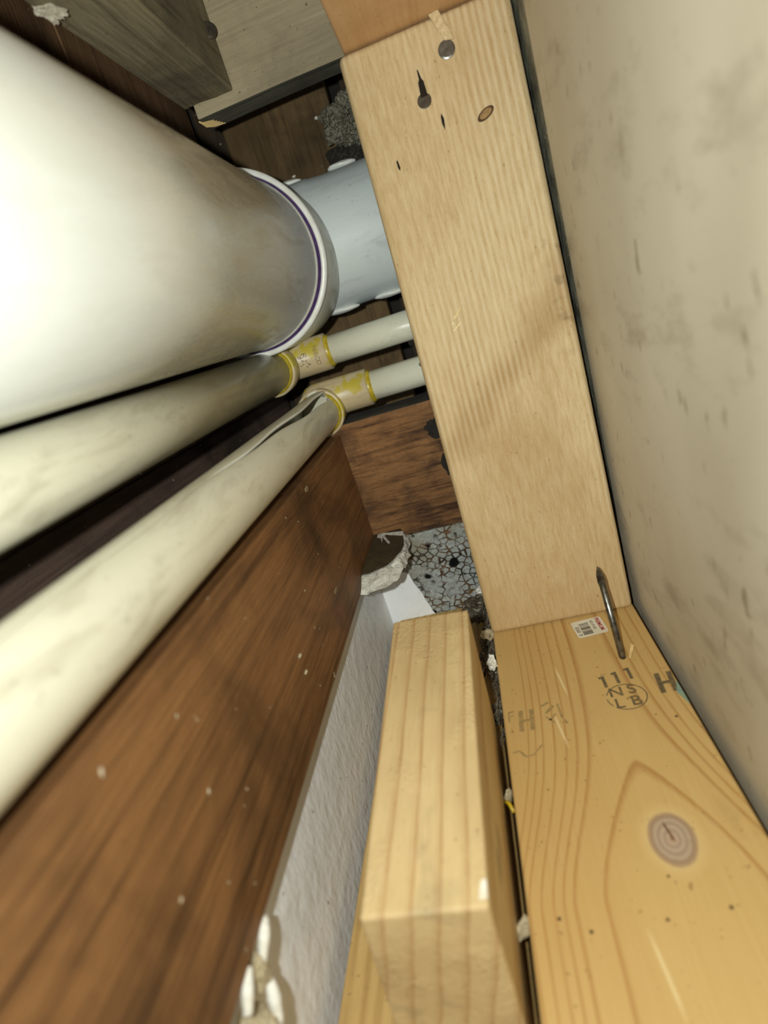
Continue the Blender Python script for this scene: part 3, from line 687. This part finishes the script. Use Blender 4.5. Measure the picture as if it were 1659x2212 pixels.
for (x, y, z, s_, lb, sd) in ((-.1440, .205, .167, (.006, .014, .003), 'pale dusty flake cluster under the old joist, nearest the upper left corner', 1),
                              (-.1400, .245, .1665, (.004, .010, .0022), 'pale dusty flake under the old joist, second from the corner', 2),
                              (-.1400, .292, .1668, (.003, .006, .0016), 'small tan flake under the old joist, deepest of the flakes', 5)):
    chunk('dust_flake', (x, y, z), s_, dust_pale, lb, 'flake', sd, 'flakes under the old joist', .9, 4)

# debris in the slot between the two floor boards
fluff_m = plain('fluff_brown', '6e6454', '39322a', 380, .95, .002, 600, .1, speck='c9c2b0', speck_t=.6)
web = plain('grey_fluff', '7a7466', '4a453b', 300, .9)
bm = bmesh.new(); random.seed(3)
for i in range(260):
    y = random.uniform(.24, .39); x = random.uniform(-.0330, -.0282); z = random.uniform(-.236, -.216) if y < .3 else random.uniform(-.236, -.205)
    p = Vector((x, y, z)); q = [p]
    for k_ in range(4): p = p+Vector((random.uniform(-.0012, .0012), random.uniform(-.003, .003), random.uniform(-.002, .002))); p.x = min(-.0282, max(-.0332, p.x)); q.append(p)
    tubepath(q, .00012, 3, bm)
tag(obj('fluff', bm, web), 'grey hair-like fluff and dust filling the slot beside the yellow plate', 'dust', None, 'stuff')
for (x, y, z, s, mt, lb, sd) in ((-.0305, .372, -.207, (.0028, .004, .005), gypw, 'white crumb at the far end of the slot, beside the foot of the upright stud', 1),
                             (-.0300, .285, -.2085, (.0026, .004, .0035), gypw, 'white crumb in the slot beside the near corner of the upright stud', 2),
                             (-.0308, .320, -.2110, (.0022, .006, .004), gypt, 'tan wood crumb in the slot between the two white crumbs', 3),
                             (-.0302, .196, -.2165, (.0018, .003, .0025), gypt, 'tan crumb in the slot halfway down, beside a yellow scrap', 4),
                             (-.0302, .137, -.2150, (.0018, .0035, .0025), gypt, 'pale crumb in the slot at the bottom, beside the foreground stud', 6)):
    chunk('debris_crumb', (x, y, z), s, mt, lb, 'crumb', sd, 'crumbs in the slot', .5, 3)
for i, (x, y, z, s, mt, lb) in enumerate((
    (-.0325, .370, -.222, (.0070, .016, .0120), 'fluff_lump', 'large brown clump of dust and crumbs left of the foot of the upright stud'),
    (-.0330, .325, -.226, (.0055, .014, .0100), 'fluff_lump', 'ragged brown clump in the slot in front of the larger clump'),
    (-.0335, .385, -.231, (.0045, .009, .0050), 'fluff_lump', 'grey fluffy dust lump deepest in the slot under the upright stud'),
    (-.0310, .345, -.225, (.0030, .010, .0080), 'fluff_lump', 'brown-grey dust lump in the slot at the foot of the upright stud'),
    (-.0312, .300, -.223, (.0028, .012, .0070), 'fluff_lump', 'matted dust lump in the slot just nearer than the upright stud'),
    (-.0312, .262, -.224, (.0026, .009, .0060), 'fluff_lump', 'dust lump in the slot next to the far end of the foreground stud'))):
    chunk('dust_lump', (x, y, z), s, fluff_m, lb, 'dust lump', i+3, 'dust lumps in the slot', .8, 4)
tag(obj('plastic_scrap', tubepath([(-.0325, .194, -.2175), (-.030, .190, -.2145), (-.0284, .186, -.2155)], .0009, 8), glue_y, None, True), 'thin yellow-green scrap caught in the slot', 'scrap')
tarm = plain('dark_flake', '2b241c', '4a4032', 250, .9, .001, 500)
chunk('peeled_flake', (-.0365, .452, -.0235), (.0050, .004, .0105), tarm, 'dark peeled flake wedged between the two thin pipe branches beside the upright stud', 'flake', 2, None, .6, 3)
chunk('cement_crumb', (-.0285, .4150, -.0395), (.0055, .002, .0050), plain('grey_crumb', '8f8a7c', '5f5a4e', 300, .9, .001, 500), 'grey crust stuck on the lower pipe branch where it meets the upright stud', 'crumb', 4, None, .5, 3)
bm = bmesh.new(); random.seed(9)
for i in range(70):
    p = Vector((random.uniform(-.064, -.040), random.uniform(.545, .560), random.uniform(.108, .140))); q = [p]
    for k_ in range(5): p = p+Vector((random.uniform(-.004, .004), random.uniform(-.002, .002), random.uniform(-.004, .004))); q.append(p)
    tubepath(q, .00012, 3, bm)
tag(obj('cobweb', bm, web), 'wispy cobweb and hairs above the grey elbow, left of the upright stud', 'cobweb', None, 'stuff')
# flecks of grit on the far dark board
for (x, z, s, lb, sd) in ((-.0765, .177, .0018, 'tiny white fleck high on the wide far board', 1), (-.1120, .141, .0016, 'tiny white fleck low on the wide far board, left of the long scratch', 2), (-.1405, .146, .0022, 'white fleck on the wide far board close to the drain pipe', 3)):
    tag(obj('paint_fleck', rock((x, .5796, z), (s, .0005, s*.7), sd, .4, 2), gypw), lb, 'fleck', 'flecks on the far board')
